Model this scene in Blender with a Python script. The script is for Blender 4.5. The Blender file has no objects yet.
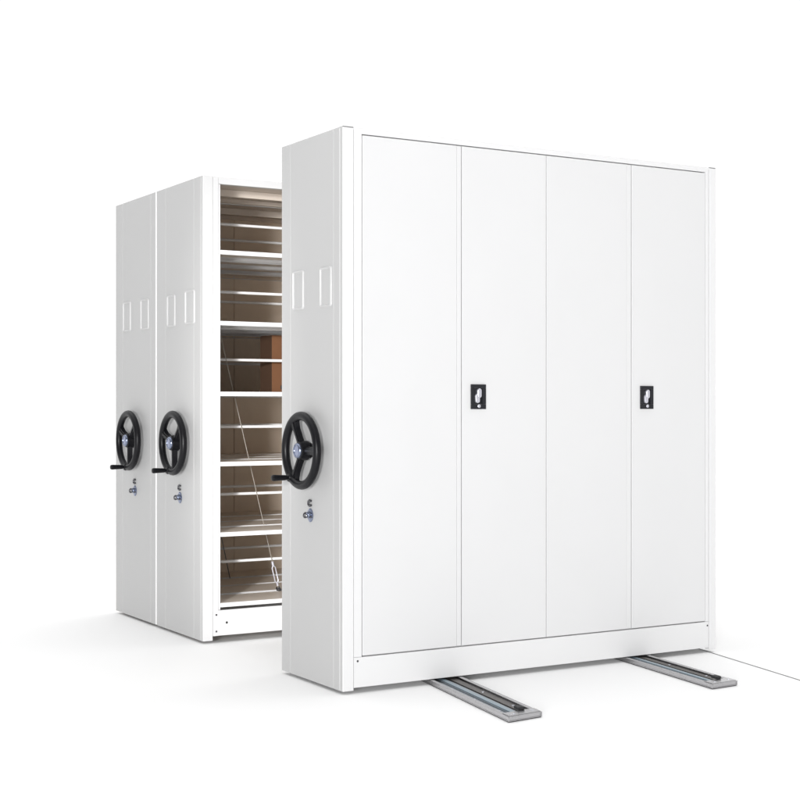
import bpy, bmesh, math, random
from mathutils import Vector, Matrix

random.seed(7)
sc = bpy.context.scene
col = sc.collection
Z0 = 0.012            # the cabinets run on rollers: their sheet metal ends 12 mm above the floor
H = 2.1

# ------------------------------------------------------------------ materials
def mat(name, rgb, rough=0.45, metal=0.0, spec=0.4, noise=0.0, nscale=40.0, bump=0.0, bscale=900.0, coat=0.0, wavy=0.0):
    m = bpy.data.materials.new(name)
    m.use_nodes = True
    nt = m.node_tree
    b = nt.nodes['Principled BSDF']
    b.inputs['Base Color'].default_value = (*rgb, 1)
    b.inputs['Roughness'].default_value = rough
    b.inputs['Metallic'].default_value = metal
    b.inputs['Specular IOR Level'].default_value = spec
    if coat:
        b.inputs['Coat Weight'].default_value = coat
        b.inputs['Coat Roughness'].default_value = 0.15
    tc = nt.nodes.new('ShaderNodeTexCoord')
    if noise:
        n = nt.nodes.new('ShaderNodeTexNoise')
        n.inputs['Scale'].default_value = nscale
        n.inputs['Detail'].default_value = 5
        nt.links.new(tc.outputs['Object'], n.inputs['Vector'])
        mx = nt.nodes.new('ShaderNodeMixRGB')
        mx.inputs[1].default_value = (*[c * (1 - noise) for c in rgb], 1)
        mx.inputs[2].default_value = (*[min(1, c * (1 + noise)) for c in rgb], 1)
        nt.links.new(n.outputs['Fac'], mx.inputs[0])
        nt.links.new(mx.outputs[0], b.inputs['Base Color'])
        mr = nt.nodes.new('ShaderNodeMapRange')
        mr.inputs['To Min'].default_value = max(0.02, rough - 0.08)
        mr.inputs['To Max'].default_value = rough + 0.08
        nt.links.new(n.outputs['Fac'], mr.inputs['Value'])
        nt.links.new(mr.outputs[0], b.inputs['Roughness'])
    if bump:
        n2 = nt.nodes.new('ShaderNodeTexNoise')
        n2.inputs['Scale'].default_value = bscale
        n2.inputs['Detail'].default_value = 2
        nt.links.new(tc.outputs['Object'], n2.inputs['Vector'])
        bp = nt.nodes.new('ShaderNodeBump')
        bp.inputs['Strength'].default_value = bump
        bp.inputs['Distance'].default_value = 0.0006
        nt.links.new(n2.outputs['Fac'], bp.inputs['Height'])
        nt.links.new(bp.outputs[0], b.inputs['Normal'])
        if wavy:      # sheet metal is never quite flat
            n3 = nt.nodes.new('ShaderNodeTexNoise')
            n3.inputs['Scale'].default_value = 3.2; n3.inputs['Detail'].default_value = 1
            nt.links.new(tc.outputs['Object'], n3.inputs['Vector'])
            b3 = nt.nodes.new('ShaderNodeBump')
            b3.inputs['Strength'].default_value = wavy; b3.inputs['Distance'].default_value = 0.012
            nt.links.new(n3.outputs['Fac'], b3.inputs['Height'])
            nt.links.new(b3.outputs[0], bp.inputs['Normal'])
    return m

WHITE = mat('white_powder_coat', (0.678, 0.678, 0.681), 0.42, spec=0.3, noise=0.008, nscale=3.0, bump=0.06)
LEAF = mat('door_powder_coat', (0.64, 0.64, 0.644), 0.36, spec=0.4, noise=0.014, nscale=2.0, bump=0.06, wavy=.35)
GREY = mat('shaded_panel_coat', (0.43, 0.43, 0.43), 0.5, spec=0.3, noise=0.01, nscale=2.5, bump=0.08)  # end panels' shade is put into a darker copy of the white coat
TAUPE = mat('warm_shade_back_paint', (0.80, 0.69, 0.575), 0.5, spec=0.3, noise=0.03, nscale=6, bump=0.05)  # brown cast of the interior shade put into the back panel's colour
TRAY = mat('warm_shade_tray_paint', (0.76, 0.68, 0.60), 0.42, spec=0.35, noise=0.02, nscale=6, bump=0.05)  # trays carry the same warm shade tint in their colour
BLACK = mat('black_plastic', (0.005, 0.005, 0.0065), 0.38, spec=0.22, noise=0.1, nscale=60, bump=0.15, bscale=500)
RUBBER = mat('black_rubber', (0.02, 0.02, 0.022), 0.6, spec=0.35, bump=0.2)
DARK = mat('flat_dark', (0.03, 0.03, 0.03), 0.7)
LOCKM = mat('blue_grey_lock_metal', (0.22, 0.25, 0.34), 0.25, 0.9, noise=0.2, nscale=120)
CHROME = mat('chrome', (0.62, 0.64, 0.70), 0.18, 1.0, noise=0.05, nscale=80)
DCHROME = mat('dark_chrome', (0.16, 0.16, 0.17), 0.25, 1.0, noise=0.1, nscale=80)
SATIN = mat('satin_zinc', (0.62, 0.62, 0.68), 0.36, 0.6, noise=0.03, nscale=80)
HUB = mat('silver_blue_cap', (0.30, 0.33, 0.45), 0.3, 0.8, noise=0.08, nscale=60)
CHAR = mat('charcoal_plastic', (0.014, 0.0145, 0.018), 0.45, spec=0.3, noise=0.15, nscale=120)
STEEL = mat('galvanised_steel', (0.47, 0.465, 0.475), 0.28, 0.92, noise=0.10, nscale=14)
DSTEEL = mat('dull_steel', (0.14, 0.13, 0.125), 0.45, 0.7, noise=0.2, nscale=45, bump=0.1, bscale=300)
SLATE = mat('blue_grey_steel', (0.30, 0.335, 0.37), 0.32, 0.75, noise=0.15, nscale=40)  # bluish reflection on the guide bars put into the steel's colour
BLUE = mat('blue_reflection_steel', (0.27, 0.345, 0.40), 0.3, 0.55, noise=0.12, nscale=14)  # blue reflected tint put into the running bar's colour
WIRE = mat('steel_wire', (0.34, 0.315, 0.28), 0.4, 0.6)
CARDD = mat('shaded_card', (0.055, 0.030, 0.018), 0.8, spec=0.2, noise=0.1, nscale=20)  # shade of the carton's left face put into a darker brown
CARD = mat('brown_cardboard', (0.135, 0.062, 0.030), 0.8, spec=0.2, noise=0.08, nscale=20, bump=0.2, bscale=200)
EDGEM = mat('dark_line_grey', (0.16, 0.16, 0.16), 0.5)
HOLD = mat('grey_plastic', (0.52, 0.52, 0.52), 0.45, spec=0.3)
PLAST = mat('white_plastic', (0.80, 0.80, 0.80), 0.35, spec=0.4)
FLOORM = mat('white_studio_floor', (0.96, 0.96, 0.96), 0.75, spec=0.05, noise=0.002, nscale=1.5)
LINEM = mat('floor_line_grey', (0.12, 0.12, 0.12), 0.8)

# ------------------------------------------------------------------ helpers
def box(bm, x0, x1, y0, y1, z0, z1, mi=0):
    r = bmesh.ops.create_cube(bm, size=1.0)
    vs = r['verts']
    for v in vs:
        v.co = Vector((x0 + (v.co.x + .5) * (x1 - x0), y0 + (v.co.y + .5) * (y1 - y0), z0 + (v.co.z + .5) * (z1 - z0)))
    for f in {f for v in vs for f in v.link_faces}:
        f.material_index = mi
    return vs

def obj(name, bm, mats, root=None, parent=None, bevel=0.0, smooth=False, lift=True, seg=2):
    """ONE mesh object from a bmesh built in cabinet coordinates; root = Empty the thing stands on."""
    bmesh.ops.recalc_face_normals(bm, faces=bm.faces)
    me = bpy.data.meshes.new(name)
    bm.to_mesh(me); bm.free()
    if lift:
        me.transform(Matrix.Translation((0, 0, Z0)))
    if root is not None:
        me.transform(Matrix.Translation(-root.location))
    for m in (mats if isinstance(mats, (list, tuple)) else [mats]):
        me.materials.append(m)
    o = bpy.data.objects.new(name, me)
    col.objects.link(o)
    p = parent or root
    if p is not None:
        o.parent = p
    if smooth:
        for f in me.polygons:
            f.use_smooth = True
        es = o.modifiers.new('edges', 'EDGE_SPLIT'); es.split_angle = math.radians(38)
    if bevel:
        b = o.modifiers.new('bevel', 'BEVEL'); b.width = bevel; b.segments = seg
        b.limit_method = 'ANGLE'; b.angle_limit = math.radians(40)
    return o

def thing(name, loc, label, cat, group=None):
    o = bpy.data.objects.new(name, None)
    o.empty_display_size = 0.2
    col.objects.link(o)
    o.location = loc
    o['label'] = label; o['category'] = cat
    if group: o['group'] = group
    return o

def bx(name, m, root, *b, parent=None, bevel=0.0012):
    bm = bmesh.new(); box(bm, *b)
    return obj(name, bm, m, root, parent, bevel)

def tube(bm, pts, r, n=10, mi=0, cap=True):
    rings = []
    for i, p in enumerate(pts):
        p = Vector(p)
        a = Vector(pts[max(i - 1, 0)]); b = Vector(pts[min(i + 1, len(pts) - 1)])
        t = (b - a).normalized()
        u = t.orthogonal().normalized() if i == 0 else (u - t * u.dot(t)).normalized()
        w = t.cross(u)
        rr = r[i] if isinstance(r, (list, tuple)) else r
        rings.append([bm.verts.new(p + (u * math.cos(k * 2 * math.pi / n) + w * math.sin(k * 2 * math.pi / n)) * rr) for k in range(n)])
    for A, B in zip(rings, rings[1:]):
        for k in range(n):
            f = bm.faces.new((A[k], A[(k + 1) % n], B[(k + 1) % n], B[k])); f.material_index = mi
    if cap:
        for R in (rings[0], rings[-1]):
            f = bm.faces.new(R); f.material_index = mi

def lathe(bm, T, prof, n=32, mi=0, at=(0, 0)):
    """prof = [(radius, c)] about the panel's outward axis; T maps (a right, b up, c outward) to space"""
    rings = []
    for r, c in prof:
        rings.append([bm.verts.new(T(at[0] + r * math.cos(2 * math.pi * k / n), at[1] + r * math.sin(2 * math.pi * k / n), c)) for k in range(n)])
    for A, B in zip(rings, rings[1:]):
        for k in range(n):
            f = bm.faces.new((A[k], A[(k + 1) % n], B[(k + 1) % n], B[k])); f.material_index = mi
    for R in (rings[0], rings[-1]):
        f = bm.faces.new(R); f.material_index = mi

def pbox(bm, T, a0, a1, b0, b1, c0, c1, mi=0):
    vs = box(bm, a0, a1, b0, b1, c0, c1, mi)
    for v in vs:
        v.co = Vector(T(*v.co))
    return vs

def ring(bm, T, a0, a1, b0, b1, w, c0, c1, rad=0.012, mi=0):
    """raised rounded-rectangle ring (label holder) with a half-round profile"""
    def loop(inset, c):
        out = []
        r = max(rad - inset, 0.002)
        for cx, cy, s in ((a1 - inset - r, b1 - inset - r, 0), (a0 + inset + r, b1 - inset - r, 1), (a0 + inset + r, b0 + inset + r, 2), (a1 - inset - r, b0 + inset + r, 3)):
            for k in range(5):
                t = math.pi / 2 * (s + k / 4)
                out.append(bm.verts.new(T(cx + r * math.cos(t), cy + r * math.sin(t), c)))
        return out
    loops = [loop(0, c0), loop(w * .18, c0 + (c1 - c0) * .7), loop(w * .42, c1), loop(w * .62, c1), loop(w * .85, c0 + (c1 - c0) * .62), loop(w, c0 + (c1 - c0) * .22), loop(w + .0010, c0 + (c1 - c0) * .22)]
    n = len(loops[0])
    for A, B in zip(loops, loops[1:]):
        for k in range(n):
            f = bm.faces.new((A[k], A[(k + 1) % n], B[(k + 1) % n], B[k])); f.material_index = mi
    bm.faces.new(loops[-1]).material_index = 1      # the blank card inside the ring

# ------------------------------------------------------------------ parts every unit carries on its end panel
def end_panel(root, name, x_out, y0, y1, creases, sign, z0=0.0005, z1=2.0995):
    """grey sheet-metal end panel with pressed vertical creases; x_out = outer plane, sign -1 = faces -x"""
    pts = [(y0, 0)]
    for c in sorted(creases):
        pts += [(c - .0045, 0), (c - .0010, -.0020), (c + .0010, -.0020), (c + .0045, 0)]
    pts += [(y1, 0)]
    bm = bmesh.new()
    outer = [(x_out + sign * d, y) for y, d in pts]
    inner = [(x_out - sign * .016, y1), (x_out - sign * .016, y0)]
    prof = outer + inner
    lo = [bm.verts.new((x, y, z0)) for x, y in prof]
    hi = [bm.verts.new((x, y, z1)) for x, y in prof]
    n = len(prof)
    for k in range(n):
        bm.faces.new((lo[k], lo[(k + 1) % n], hi[(k + 1) % n], hi[k]))
    bm.faces.new(lo); bm.faces.new(hi)
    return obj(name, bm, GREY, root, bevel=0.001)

def handwheel(root, yc, zc, spokes, hand):
    XW = -0.042
    T = lambda a, b, c: Vector((XW - c, yc - a, zc + b))
    bm = bmesh.new()
    # rim: slightly flattened torus
    R, r, N, n = .1336, .0170, 72, 16
    g = [[bm.verts.new(T((R + r * math.cos(2 * math.pi * j / n)) * math.cos(2 * math.pi * i / N),
                         (R + r * math.cos(2 * math.pi * j / n)) * math.sin(2 * math.pi * i / N),
                         0.0160 * math.sin(2 * math.pi * j / n))) for j in range(n)] for i in range(N)]
    for i in range(N):
        for j in range(n):
            bm.faces.new((g[i][j], g[(i + 1) % N][j], g[(i + 1) % N][(j + 1) % n], g[i][(j + 1) % n]))
    # spokes: tapered arms, flared at the rim, with a raised rib
    for s in spokes:
        ca, sa = math.cos(math.radians(s)), math.sin(math.radians(s))
        for (half, c0, c1, flare) in ((.017, -.012, .005, .010), (.006, .004, .0095, .002)):
            secs = []
            for rad, hw, dc in ((.018, half * 1.15, -.004), (.05, half * .95, -.003), (.09, half * .95, -.001), (.112, half + flare * .6, 0), (.134, half + flare * 2.0, 0)):
                secs.append([bm.verts.new(T(rad * ca - q * sa, rad * sa + q * ca, c + dc)) for q, c in ((-hw, c0), (hw, c0), (hw * .75, c1), (-hw * .75, c1))])
            for A, B in zip(secs, secs[1:]):
                for k in range(4):
                    bm.faces.new((A[k], A[(k + 1) % 4], B[(k + 1) % 4], B[k]))
            bm.faces.new(secs[0]); bm.faces.new(secs[-1])
    # boss from the panel out to the cap
    lathe(bm, T, [(.030, -.0425), (.030, -.034), (.024, -.033), (.024, -.026), (.038, -.024), (.0385, -.012), (.034, .010), (.031, .0125)], 36)
    # thumb boss where the crank is screwed in
    ha, hb = .134 * math.cos(math.radians(hand)), .134 * math.sin(math.radians(hand))
    lathe(bm, T, [(.017, -.012), (.018, .010), (.014, .0165)], 20, at=(ha, hb))
    w = obj('handwheel', bm, BLACK, root, smooth=True)
    bm = bmesh.new()
    lathe(bm, T, [(.0300, .0080), (.0300, .016), (.0280, .0200), (.0245, .0222), (.0225, .0222), (.0215, .0200)], 36, 0)
    lathe(bm, T, [(.0212, .0150), (.0212, .0196), (.016, .0208), (.0155, .0200), (.009, .0203), (.004, .0212)], 36, 1)
    obj('hub_cap', bm, [LOCKM, HUB], root, parent=w, smooth=True)
    bm = bmesh.new()
    lathe(bm, T, [(.0065, .012), (.0065, .022), (.0095, .0225), (.0105, .03), (.0112, .05), (.0122, .072), (.0124, .079), (.0105, .0845), (.006, .0862)], 24, 0, at=(ha, hb))
    obj('crank_handle', bm, BLACK, root, parent=w, smooth=True)

def panel_lock(root, yc, zc):
    T = lambda a, b, c: Vector((-.0015 - c, yc - a, zc + b))
    bm = bmesh.new()
    # escutcheon: pointed oval plate
    n = 28
    lp = []
    for c, k in ((0.0, 1.0), (.003, 1.0), (.0045, .82)):
        lp.append([bm.verts.new(T(.0235 * k * math.copysign(abs(math.cos(2 * math.pi * i / n)) ** 1.25, math.cos(2 * math.pi * i / n)),
                                  .027 * k * math.sin(2 * math.pi * i / n) - .006, c)) for i in range(n)])
    for A, B in zip(lp, lp[1:]):
        for i in range(n):
            bm.faces.new((A[i], A[(i + 1) % n], B[(i + 1) % n], B[i]))
    bm.faces.new(lp[-1]); bm.faces.new(lp[0])
    lathe(bm, T, [(.0125, .004), (.0125, .014), (.011, .016), (.010, .0162)], 24, 0, at=(.001, -.004))
    lathe(bm, T, [(.0035, .003), (.004, .0052), (.001, .0058)], 10, 0, at=(0, .016))
    lk = obj('lock', bm, LOCKM, root, smooth=True)
    # key left in the cylinder, bow sticking out
    bm = bmesh.new()
    pbox(bm, T, -.001, .003, -.009, .001, .0155, .022)
    c0 = (.001, -.005, .0255)
    pts = [T(c0[0] + .001 * math.sin(t), c0[1] + .0085 * math.sin(t), c0[2] - .002 + .0065 * math.cos(t)) for t in [2 * math.pi * i / 20 for i in range(21)]]
    tube(bm, pts, .0040, 8)
    pbox(bm, T, .003, .018, -.0165, -.0095, .0045, .0105)
    obj('key', bm, DCHROME, root, parent=lk, smooth=True)
    # hook-shaped catch above the lock
    bm = bmesh.new()
    pts = [T(.002 + .0105 * math.cos(t), .041 + .0105 * math.sin(t), .006) for t in [math.radians(55 + 250 * i / 16) for i in range(17)]]
    tube(bm, [T(pts[0].y * 0 + .008, .0496, -.001)] + pts + [T(.008, .0324, -.001)], .0046, 8)
    obj('catch_hook', bm, DCHROME, root, smooth=True)

def label_holder(root, ya, yb, za, zb):
    T = lambda a, b, c: Vector((-.0015 - c, -a, b))
    bm = bmesh.new()
    ring(bm, T, -ya, -yb, za, zb, .0080, -.001, .0060, .012)
    obj('label_holder', bm, [HOLD, GREY], root, smooth=True)

def screw(root, x, z, y, m=DCHROME, r=.0042, name='screw'):
    T = lambda a, b, c: Vector((a, y - c, b))
    bm = bmesh.new()
    lathe(bm, T, [(r, -.002), (r, .0008), (r * .6, .0016)], 14, 0, at=(x, z))
    obj(name, bm, m, root, smooth=True)

# ------------------------------------------------------------------ front cabinet with four door leaves
W = 1.8486
G = 'mobile shelving units on the floor rails'
D1 = .513
A = thing('mobile_cabinet', (W / 2, D1 / 2, 0),
          'tall white cabinet in front with four closed door leaves and two black door latches', 'cabinet', G)

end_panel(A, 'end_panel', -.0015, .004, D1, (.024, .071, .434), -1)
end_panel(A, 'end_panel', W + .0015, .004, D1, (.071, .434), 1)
for x0, x1 in ((0, .0455), (1.813, W)):
    bx('corner_post', WHITE, A, x0, x1, 0, .0305, 0, 2.0970, bevel=.002)
    bx('post_top_line', EDGEM, A, x0 + .0005, x1 - .0005, .0008, .0300, 2.0972, 2.1004, bevel=.0008)  # dark grey strip drawing a thin line along the post top
bx('carcass', WHITE, A, .0165, W - .0165, .0245, .510, .013, 2.0895)
bx('top_panel', WHITE, A, .0165, W - .0165, .0045, .5115, 2.0905, 2.0992)
# front frame: two stiles and head rail in one folded frame
bm = bmesh.new()
fr = [(.0478, .123), (.0478, 2.0988), (1.8105, 2.0988), (1.8105, .123), (1.7925, .123), (1.7925, 2.0775), (.0818, 2.0775), (.0818, .123)]
f0 = [bm.verts.new((x, .0030, z)) for x, z in fr]; f1 = [bm.verts.new((x, .0240, z)) for x, z in fr]
bm.faces.new(f0); bm.faces.new(f1)
for k in range(8):
    bm.faces.new((f0[k], f0[(k + 1) % 8], f1[(k + 1) % 8], f1[k]))
obj('front_frame', bm, WHITE, A, bevel=.0012)
bx('kick_plate', WHITE, A, .0478, 1.8105, .0032, .0238, .0095, .1222)
screw(A, .064, .108, .0032); screw(A, 1.803, .1055, .0032)

def door(x0, x1, lip, latch):
    bm = bmesh.new()
    zb, zt = .1268, 2.0735
    xe = x1 - .0215 if lip else x1
    box(bm, x0, xe, .0020, .0200, zb, zt)
    if lip:   # folded closing strip the neighbouring leaf shuts against
        box(bm, xe + .0012, x1, .0028, .0200, zb + .001, zt - .001)
        box(bm, xe - .01, xe + .01, .0075, .0195, zb + .002, zt - .002)
    d = obj('door', bm, LEAF, A, bevel=.0018)
    if latch:
        T = lambda a, b, c: Vector((latch + a, .0020 - c, 1.097 + b))
        bm = bmesh.new()
        # plate with a recessed grip tray
        pbox(bm, T, -.034, .034, .0345, .0485, -.001, .0075)
        pbox(bm, T, -.034, .034, -.0485, -.029, -.001, .0075)
        pbox(bm, T, -.034, -.0215, -.0288, .0343, -.001, .0074)
        pbox(bm, T, .0175, .034, -.0288, .0343, -.001, .0074)
        pbox(bm, T, -.0213, .0173, -.0286, .0341, -.001, .0022)
        pbox(bm, T, -.031, -.024, .018, .026, .0072, .0092)
        obj('latch_plate', bm, CHAR, A, parent=d, bevel=.0018)
        bm = bmesh.new()
        # cranked swing lever: two overlapping lobes
        def lobe(a0, a1, b0, b1, c0, c1):
            n = 24; r = (a1 - a0) / 2
            pr = []
            for i in range(n):
                t = 2 * math.pi * i / n
                cy = (b1 - r) if math.sin(t) >= 0 else (b0 + r)
                pr.append(((a0 + a1) / 2 + r * math.cos(t), cy + r * math.sin(t)))
            ls = [[bm.verts.new(T(((p[0] - (a0 + a1) / 2) * k + (a0 + a1) / 2), ((p[1] - (b0 + b1) / 2) * (1 - (1 - k) * .4) + (b0 + b1) / 2), c)) for p in pr] for c, k in ((c0, 1), (c1 - .0015, 1), (c1, .8))]
            for P, Q in zip(ls, ls[1:]):
                for i in range(n):
                    bm.faces.new((P[i], P[(i + 1) % n], Q[(i + 1) % n], Q[i]))
            bm.faces.new(ls[0]); bm.faces.new(ls[-1])
        lobe(-.0060, .0115, -.004, .0325, .0015, .0120)
        lobe(-.0150, .0040, -.0245, .0120, .0014, .0106)
        obj('lever', bm, SATIN, A, parent=d, smooth=True)
        bm = bmesh.new()
        lathe(bm, T, [(.0068, .006), (.0068, .0098), (.0055, .0108), (.0012, .0106)], 20, 0, at=(.0005, -.0365))
        obj('key_cylinder', bm, SATIN, A, parent=d, smooth=True)
    return d
door(.0848, .5250, True, None)
door(.5290, .9340, False, .602)
door(.9372, 1.3765, True, None)
door(1.3805, 1.7897, False, 1.4575)
label_holder(A, .410, .315, 1.437, 1.592); label_holder(A, .177, .083, 1.435, 1.588)
handwheel(A, .262, .889, (0, 120, 240), 233)
panel_lock(A, .260, .645)

# ------------------------------------------------------------------ open shelving units
SHELF_Z = [1.769, 1.447, 1.126, .807, .487, .167]     # top of each tray; pitch about 0.32 m
def shelf_unit(name, label, y0, y1, creases, back):
    R = thing(name, (W / 2, (y0 + y1) / 2, 0), label, 'shelving unit', G)
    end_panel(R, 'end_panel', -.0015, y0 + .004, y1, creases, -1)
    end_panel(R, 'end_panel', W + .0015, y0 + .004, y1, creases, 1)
    for m in (0, 1):
        X = (lambda x: x) if m == 0 else (lambda x: W - x)
        def pb(nm, mt, xa, xb, *r, **k):
            a, b = sorted((X(xa), X(xb))); return bx(nm, mt, R, a, b, *r, **k)
        pb('corner_post', WHITE, 0, .0470, y0, y0 + .030, 0, 2.1, bevel=.002)
        pb('upright', WHITE, .0486, .0765, y0 + .003, y0 + .036, .0195, 2.0985)
        pb('upright_flange', WHITE, .0778, .0868, y0 + .006, y0 + .036, .136, 2.0672)
        pb('upright', WHITE, .0165, .0868, y1 - .036, y1 - .004, .0195, 2.0985)
    ym = (y0 + y1) / 2
    bx('upright', WHITE, R, W / 2 - .02, W / 2 + .02, y0 + .0065, y0 + .034, .136, 2.0672)
    if not back:
        bx('upright', WHITE, R, W / 2 - .02, W / 2 + .02, y1 - .034, y1 - .0065, .136, 2.0672)
    bx('top_panel', TRAY, R, .0165, W - .0165, y0 + .006, y1 - .001, 2.0900, 2.0985)
    bx('top_rail', WHITE, R, .0778, W - .0778, y0 + .0032, y0 + .028, 2.0680, 2.0993)
    bx('top_rail', TRAY, R, .0868, W - .0868, ym - .014, ym + .014, 2.0560, 2.0890)
    bx('top_rail', TRAY, R, .0868, W - .0868, y1 - .03, y1 - .003, 2.0680, 2.0890)
    bx('kick_plate', WHITE, R, .0486, W - .0486, y0 + .0032, y0 + .020, .0200, .1345)
    for z in SHELF_Z:
        for (a, b, fr) in ((y0 + .0042, ym - .022, True), (ym + .022, y1 - .005, False)):
            bm = bmesh.new()
            box(bm, .0470, W - .0470, a + .0035, b - .0035, z - .004, z - .001)
            o = obj('shelf', bm, TRAY, R, bevel=.0006)
            bm = bmesh.new()
            x0 = .0872 if (fr or b > y1 - .01) else .0470
            box(bm, x0, W - x0, a, a + .0034, z - .0195, z)
            box(bm, x0, W - x0, b - .0034, b, z - .0195, z)
            # returned lips that stiffen the tray's edges
            box(bm, x0, W - x0, a + .0036, a + .016, z - .0192, z - .0168)
            box(bm, x0, W - x0, b - .016, b - .0036, z - .0192, z - .0168)
            obj('shelf_lip', bm, WHITE, R, parent=o, bevel=.0008)
        bm = bmesh.new()
        tube(bm, [(.017, ym - .006, z + .155), (W - .017, ym - .006, z + .155)], .0068, 12)
        obj('stop_rod', bm, PLAST, R, smooth=True)
    if back:
        bm = bmesh.new()
        xs = [.0165, .205, .661, W - .661, W - .205, W - .0165]
        for a, b in zip(xs, xs[1:]):
            box(bm, a + .0025, b - .0025, y1 - .0095, y1 - .0035, .02, 2.0985)
        box(bm, .02, W - .02, y1 - .0032, y1 - .0008, .02, 2.0980)
        obj('back_panel', bm, TAUPE, R, bevel=.0012)
    return R

Y1, Y2, Y3 = 1.3227, 1.8935, 2.4731
B = shelf_unit('mobile_shelf', 'open mobile shelving unit in the middle, its six compartments showing beside a black handwheel panel',
               Y1, Y2, (Y1 + .0235, Y1 + .104, 1.775), False)
bx('edge_strip', PLAST, B, -.0035, .02, Y2 + .0008, Y2 + .0112, .001, 2.0985, bevel=.003)  # white strip added at the gap, set proud to catch light
label_holder(B, 1.749, 1.648, 1.434, 1.586); label_holder(B, 1.525, 1.412, 1.436, 1.593)
handwheel(B, 1.584, .889, (40, 160, 278), 253)
panel_lock(B, 1.592, .640)
for x, z, r in ((.066, .115, .0045), (.066, .040, .0045)): screw(B, x, z, Y1 + .0030, r=r)
screw(B, .117, .077, Y1 + .0032, DARK, .0055, 'bolt_hole_shade')  # dark disc painted in for the shade inside a bolt hole

C_ = shelf_unit('mobile_shelf', 'rearmost mobile shelving unit, farthest left, pressed against the back of the open unit',
                1.9055, Y3, (1.973, 2.372), True)
label_holder(C_, 2.357, 2.247, 1.440, 1.592); label_holder(C_, 2.104, 1.994, 1.438, 1.590)
handwheel(C_, 2.178, .889, (38, 157, 277), 262)
panel_lock(C_, 2.189, .642)

# wire cross-braces with turnbuckles in the middle plane of each open unit
def brace(root, yb, p0, p1, buckle):
    a, b = Vector((p0[0], yb, p0[1])), Vector((p1[0], yb, p1[1]))
    d = (b - a).normalized(); L = (b - a).length
    bm = bmesh.new()
    end = L - (.135 if buckle else 0)
    tube(bm, [a, a + d * end], .0018 if buckle else .0024, 8)
    if buckle:
        tube(bm, [b - d * .028, b], .0028, 8)
    w = obj('brace_cable', bm, WIRE if buckle else DCHROME, root, smooth=True)  # the rear cable's shade is put into a darker metal
    bm = bmesh.new()
    n = Vector((-d.z, 0, d.x))
    if buckle:
        for s in (-1, 1):
            tube(bm, [b - d * .125, b - d * .112 + n * .0085 * s, b - d * .045 + n * .0085 * s, b - d * .032], .0030, 8)
        tube(bm, [b - d * .142, b - d * .118], .0062, 10)
        tube(bm, [b - d * .04, b - d * .02], .0055, 10)
        obj('turnbuckle', bm, SATIN, root, parent=w, smooth=True)
        bm = bmesh.new()
        tube(bm, [b + Vector((-.006, 0, .012)), b + Vector((.006, 0, -.012))], [.010, .012], 10)
        tube(bm, [b + Vector((0, -.012, -.004)), b + Vector((0, .012, -.004))], .006, 10)
        obj('anchor', bm, DCHROME, root, parent=w, smooth=True)
    else:
        bm.free()
brace(B, 1.590, (.040, 2.045), (.506, .172), True)
brace(B, 1.5935, (W - .040, 2.045), (W - .506, .172), True)
brace(C_, 2.176, (.330, .98), (.520, .12), False)

# cardboard box standing in the third compartment
bm = bmesh.new()
bx0, bx1, by0, by1, bz0, bz1 = .508, .83, 1.668, 1.800, 1.1262, 1.408
box(bm, bx0, bx1, by0, by1, bz0, bz1 - .004)
box(bm, bx0 + .001, bx1 - .001, by0 + .001, (by0 + by1) / 2 - .001, bz1 - .0038, bz1)
box(bm, bx0 + .001, bx1 - .001, (by0 + by1) / 2 + .001, by1 - .001, bz1 - .0038, bz1)
CB = thing('cardboard_box', ((bx0 + bx1) / 2, (by0 + by1) / 2, bz0 + Z0), 'orange brown cardboard box standing in the third compartment of the open shelving unit', 'box')
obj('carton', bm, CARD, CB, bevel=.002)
bx('shaded_side', CARDD, CB, bx0 - .0025, bx0 - .0003, by0 + .0005, by1 - .0005, bz0 + .0005, bz1 - .002, bevel=.0006)  # thin sheet carrying the painted shade of the carton's left face
bm = bmesh.new()
box(bm, bx0 + .046, bx0 + .075, by0 - .0008, by0 + .002, bz0 + .018, bz0 + .036)
obj('dark_plate', bm, DARK, CB)  # dark plate low on the front face; no opening is cut

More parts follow.
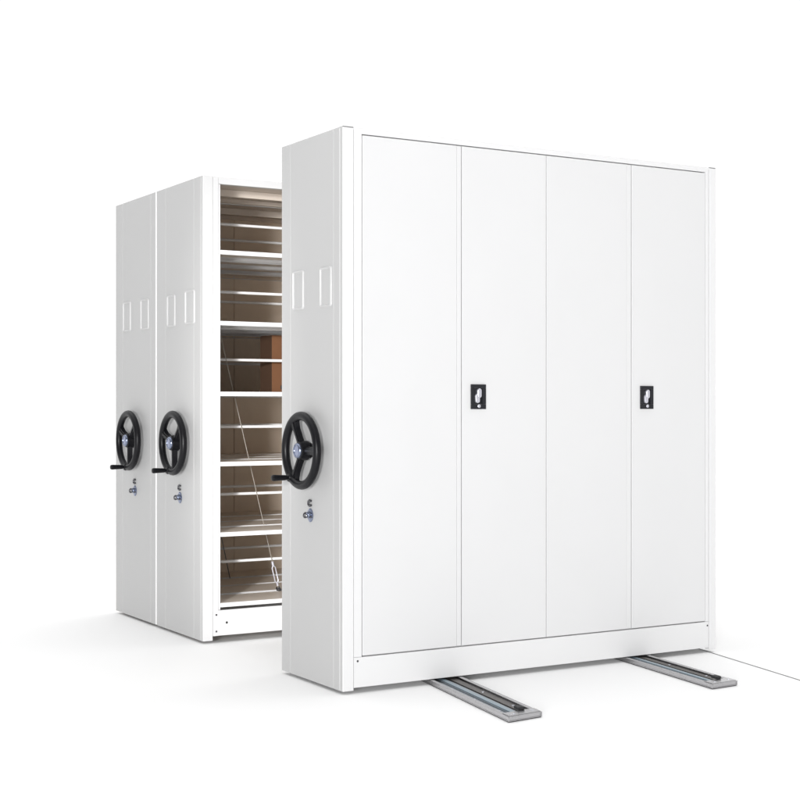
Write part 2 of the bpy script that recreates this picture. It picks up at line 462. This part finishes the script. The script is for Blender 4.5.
# ------------------------------------------------------------------ floor rails
def rail(P0, d, e, w, label):
    """shallow steel channel; P0 = left end corner on the floor, d along the rail, e across its end"""
    d = Vector((*d, 0)).normalized(); e = Vector((*e, 0)).normalized()
    R = thing('floor_rail', (P0[0], P0[1], 0), label, 'rail', 'steel floor rails under the cabinets')
    L = 3.25
    def P(s, t, z): return Vector((P0[0], P0[1], 0)) + e * s + d * t + Vector((0, 0, z))
    def rb(bm, s0, s1, t0, t1, z0, z1, mi=0):
        vs = box(bm, s0, s1, t0, t1, z0, z1, mi)
        for v in vs: v.co = P(*v.co)
    def ob(nm, bm, m, par=None, bv=.0012):
        return obj(nm, bm, m, R, par, bv, lift=False)
    h = .0195
    bm = bmesh.new()
    rb(bm, .0012, w - .0012, -.002, L, .0002, .0030)       # rubber bedding strip
    ob('bedding_strip', bm, RUBBER, bv=0)
    bm = bmesh.new()
    for s0, s1, q in ((0, .0035, 1), (w - .0035, w, -1)):  # folded side walls: foot bead, wall, turned-in top lip
        rb(bm, s0 - .0012, s1 + .0012, 0, L, .0032, .0062)
        rb(bm, s0, s1, .0, L, .0063, h)
    rb(bm, .0037, .0165, .002, L, h - .003, h - .0003)
    rb(bm, w - .0165, w - .0037, .002, L, h - .003, h - .0003)
    ob('channel', bm, STEEL)
    bm = bmesh.new()
    rb(bm, .0045, w - .0045, .004, L, .0034, .0055)
    ob('tray_floor', bm, DSTEEL)
    bm = bmesh.new()
    rb(bm, w * .16, w * .30, .055, L, .0056, .0095)
    rb(bm, w * .31, w * .33, .055, L, .0056, .0130)
    rb(bm, w * .53, w * .60, .055, L, .0056, .0100)
    ob('guide_bar', bm, SLATE)
    bm = bmesh.new()
    rb(bm, w * .36, w * .50, .050, L, .0057, .0150)      # running bar
    ob('running_bar', bm, BLUE, bv=.002)
    bm = bmesh.new()
    rb(bm, w * .64, w - .021, .050, L, .0056, .0125)
    ob('guide_bar', bm, DSTEEL)
    bm = bmesh.new()
    rb(bm, -.0012, w + .0012, -.0036, -.0004, .0032, h + .0006)   # end plate with a rolled frame
    for b in ((-.0012, w + .0012, .0034, .0062), (-.0012, w + .0012, h - .0026, h + .0006)):
        rb(bm, b[0], b[1], -.0062, -.0037, b[2], b[3])
    rb(bm, -.0012, .0040, -.0061, -.0037, .0064, h - .0028)
    rb(bm, w - .0040, w + .0012, -.0061, -.0037, .0064, h - .0028)
    rb(bm, .0035, w - .0010, .0004, .054, h + .0002, h + .0018)   # cover plate
    rb(bm, .0035, .0065, .001, .0535, h + .0019, h + .0032)
    ob('end_cap', bm, STEEL, bv=.0007)
    bm = bmesh.new()
    rb(bm, w * .50, w * .70, .050, .088, h + .0020, h + .0125)
    rb(bm, w * .53, w * .67, .046, .092, h + .0020, h + .0095)
    ob('buffer_stop', bm, RUBBER, bv=.003)
    for t, s in ((.13, .23), (.34, .23), (.55, .23), (.16, .76), (.42, .76), (.020, .25), (.030, .85)):
        bm = bmesh.new()
        c = P(w * s, t, 0)
        z1 = .0225 if t < .05 else (.0145 if s > .5 else .0118)
        tube(bm, [c + Vector((0, 0, .006)), c + Vector((0, 0, z1 - .001)), c + Vector((0, 0, z1))], [.0058, .0058, .0038], 12)
        obj('screw', bm, CHROME, R, lift=False, smooth=True)
rail((.262, -.690), (.126, .736), (1.0, .10), .150, 'steel floor rail poking out furthest, under the middle of the white cabinet front')
rail((1.254, -.613), (.100, .699), (1.0, .055), .134, 'galvanised steel floor rail poking out under the right end of the white cabinet')

# ------------------------------------------------------------------ floor
bm = bmesh.new()
bmesh.ops.create_grid(bm, x_segments=2, y_segments=2, size=400)
fl = obj('floor', bm, FLOORM, lift=False); fl['kind'] = 'structure'
a, b = Vector((1.878, .30, 0)), Vector((1.50, -1.465, 0))
dd = (b - a).normalized(); nn = Vector((-dd.y, dd.x, 0)) * .0016
bm = bmesh.new()
q = [bm.verts.new(p + Vector((0, 0, z))) for z in (.0005, .002) for p in (a - nn, b - nn, b + nn, a + nn)]
bm.faces.new(q[4:]); bm.faces.new(q[:4])
for k in range(4):
    bm.faces.new((q[k], q[(k + 1) % 4], q[4 + (k + 1) % 4], q[4 + k]))
sm = obj('floor_line', bm, LINEM, lift=False); sm['kind'] = 'structure'  # stray grey line added as a thin strip; no joint in the floor

# ------------------------------------------------------------------ light: white studio cyclorama as the world + overhead glow, one softbox and an added aisle spot
w = bpy.data.worlds.new('World'); sc.world = w; w.use_nodes = True
nt = w.node_tree
bg = nt.nodes['Background']
tc = nt.nodes.new('ShaderNodeTexCoord')
dot = nt.nodes.new('ShaderNodeVectorMath'); dot.operation = 'DOT_PRODUCT'
yaw = .5355
dot.inputs[1].default_value = (math.sin(yaw), math.cos(yaw), 0)
nt.links.new(tc.outputs['Generated'], dot.inputs[0])
mr = nt.nodes.new('ShaderNodeMapRange')      # bright white backdrop ahead, dimmer studio behind the camera
mr.interpolation_type = 'SMOOTHSTEP'
mr.inputs['From Min'].default_value = -.5; mr.inputs['From Max'].default_value = .6
mr.inputs['To Min'].default_value = FRONT = 0.15; mr.inputs['To Max'].default_value = 1.06
nt.links.new(dot.outputs['Value'], mr.inputs['Value'])
sep = nt.nodes.new('ShaderNodeSeparateXYZ'); nt.links.new(tc.outputs['Generated'], sep.inputs[0])
zr = nt.nodes.new('ShaderNodeMapRange'); zr.interpolation_type = 'SMOOTHSTEP'   # added overhead glow in the world, lifting the floor to white
zr.inputs['From Min'].default_value = .45; zr.inputs['From Max'].default_value = 1.0
zr.inputs['To Min'].default_value = 0; zr.inputs['To Max'].default_value = 1.16
nt.links.new(sep.outputs['Z'], zr.inputs['Value'])
ad = nt.nodes.new('ShaderNodeMath'); ad.operation = 'ADD'
nt.links.new(mr.outputs[0], ad.inputs[0]); nt.links.new(zr.outputs[0], ad.inputs[1])
bg.inputs['Color'].default_value = (1, 1, 1, 1)
nt.links.new(ad.outputs[0], bg.inputs['Strength'])

def area(name, loc, target, size, energy, colr=(1, 1, 1)):
    l = bpy.data.lights.new(name, 'AREA'); l.shape = 'RECTANGLE'
    l.size, l.size_y = size; l.energy = energy; l.color = colr
    o = bpy.data.objects.new(name, l); col.objects.link(o)
    o.location = loc
    o.rotation_euler = (Vector(target) - Vector(loc)).to_track_quat('-Z', 'Y').to_euler()
    return o
area('softbox', (-10.8, -12.4, 1.75), (.3, 1.4, 1.0), (2.6, 3.2), 2560)

sl = bpy.data.lights.new('aisle_fill_spot', 'SPOT'); sl.energy = 2600; sl.spot_size = math.radians(18); sl.spot_blend = .6  # added lamp that brightens the rods and trays in the aisle
sl.shadow_soft_size = .22; sl.color = (1, .985, .96)
so = bpy.data.objects.new('aisle_fill_spot', sl); col.objects.link(so)
so.location = (-4.75, -4.95, 1.9)
so.rotation_euler = (Vector((.36, 1.42, 1.0)) - so.location).to_track_quat('-Z', 'Y').to_euler()
so.scale = (.24, 1, 1)          # narrow upright beam into the aisle

# ------------------------------------------------------------------ camera
cd = bpy.data.cameras.new('camera')
cam = bpy.data.objects.new('camera', cd); col.objects.link(cam)
cam.location = (-2.529, -4.6768, 1.0593 + Z0)
cam.rotation_euler = (math.pi / 2, 0, -yaw)
cd.sensor_width = 36; cd.lens = 1432.85 / 800 * 36
cd.shift_y = (406.38 - 400) / 800
cd.clip_start = .05; cd.clip_end = 2000
sc.camera = cam

sc.render.engine = 'CYCLES'
sc.cycles.max_bounces = 10; sc.cycles.diffuse_bounces = 6
sc.view_settings.view_transform = 'Standard'; sc.view_settings.look = 'None'
sc.view_settings.exposure = 0; sc.view_settings.gamma = 1
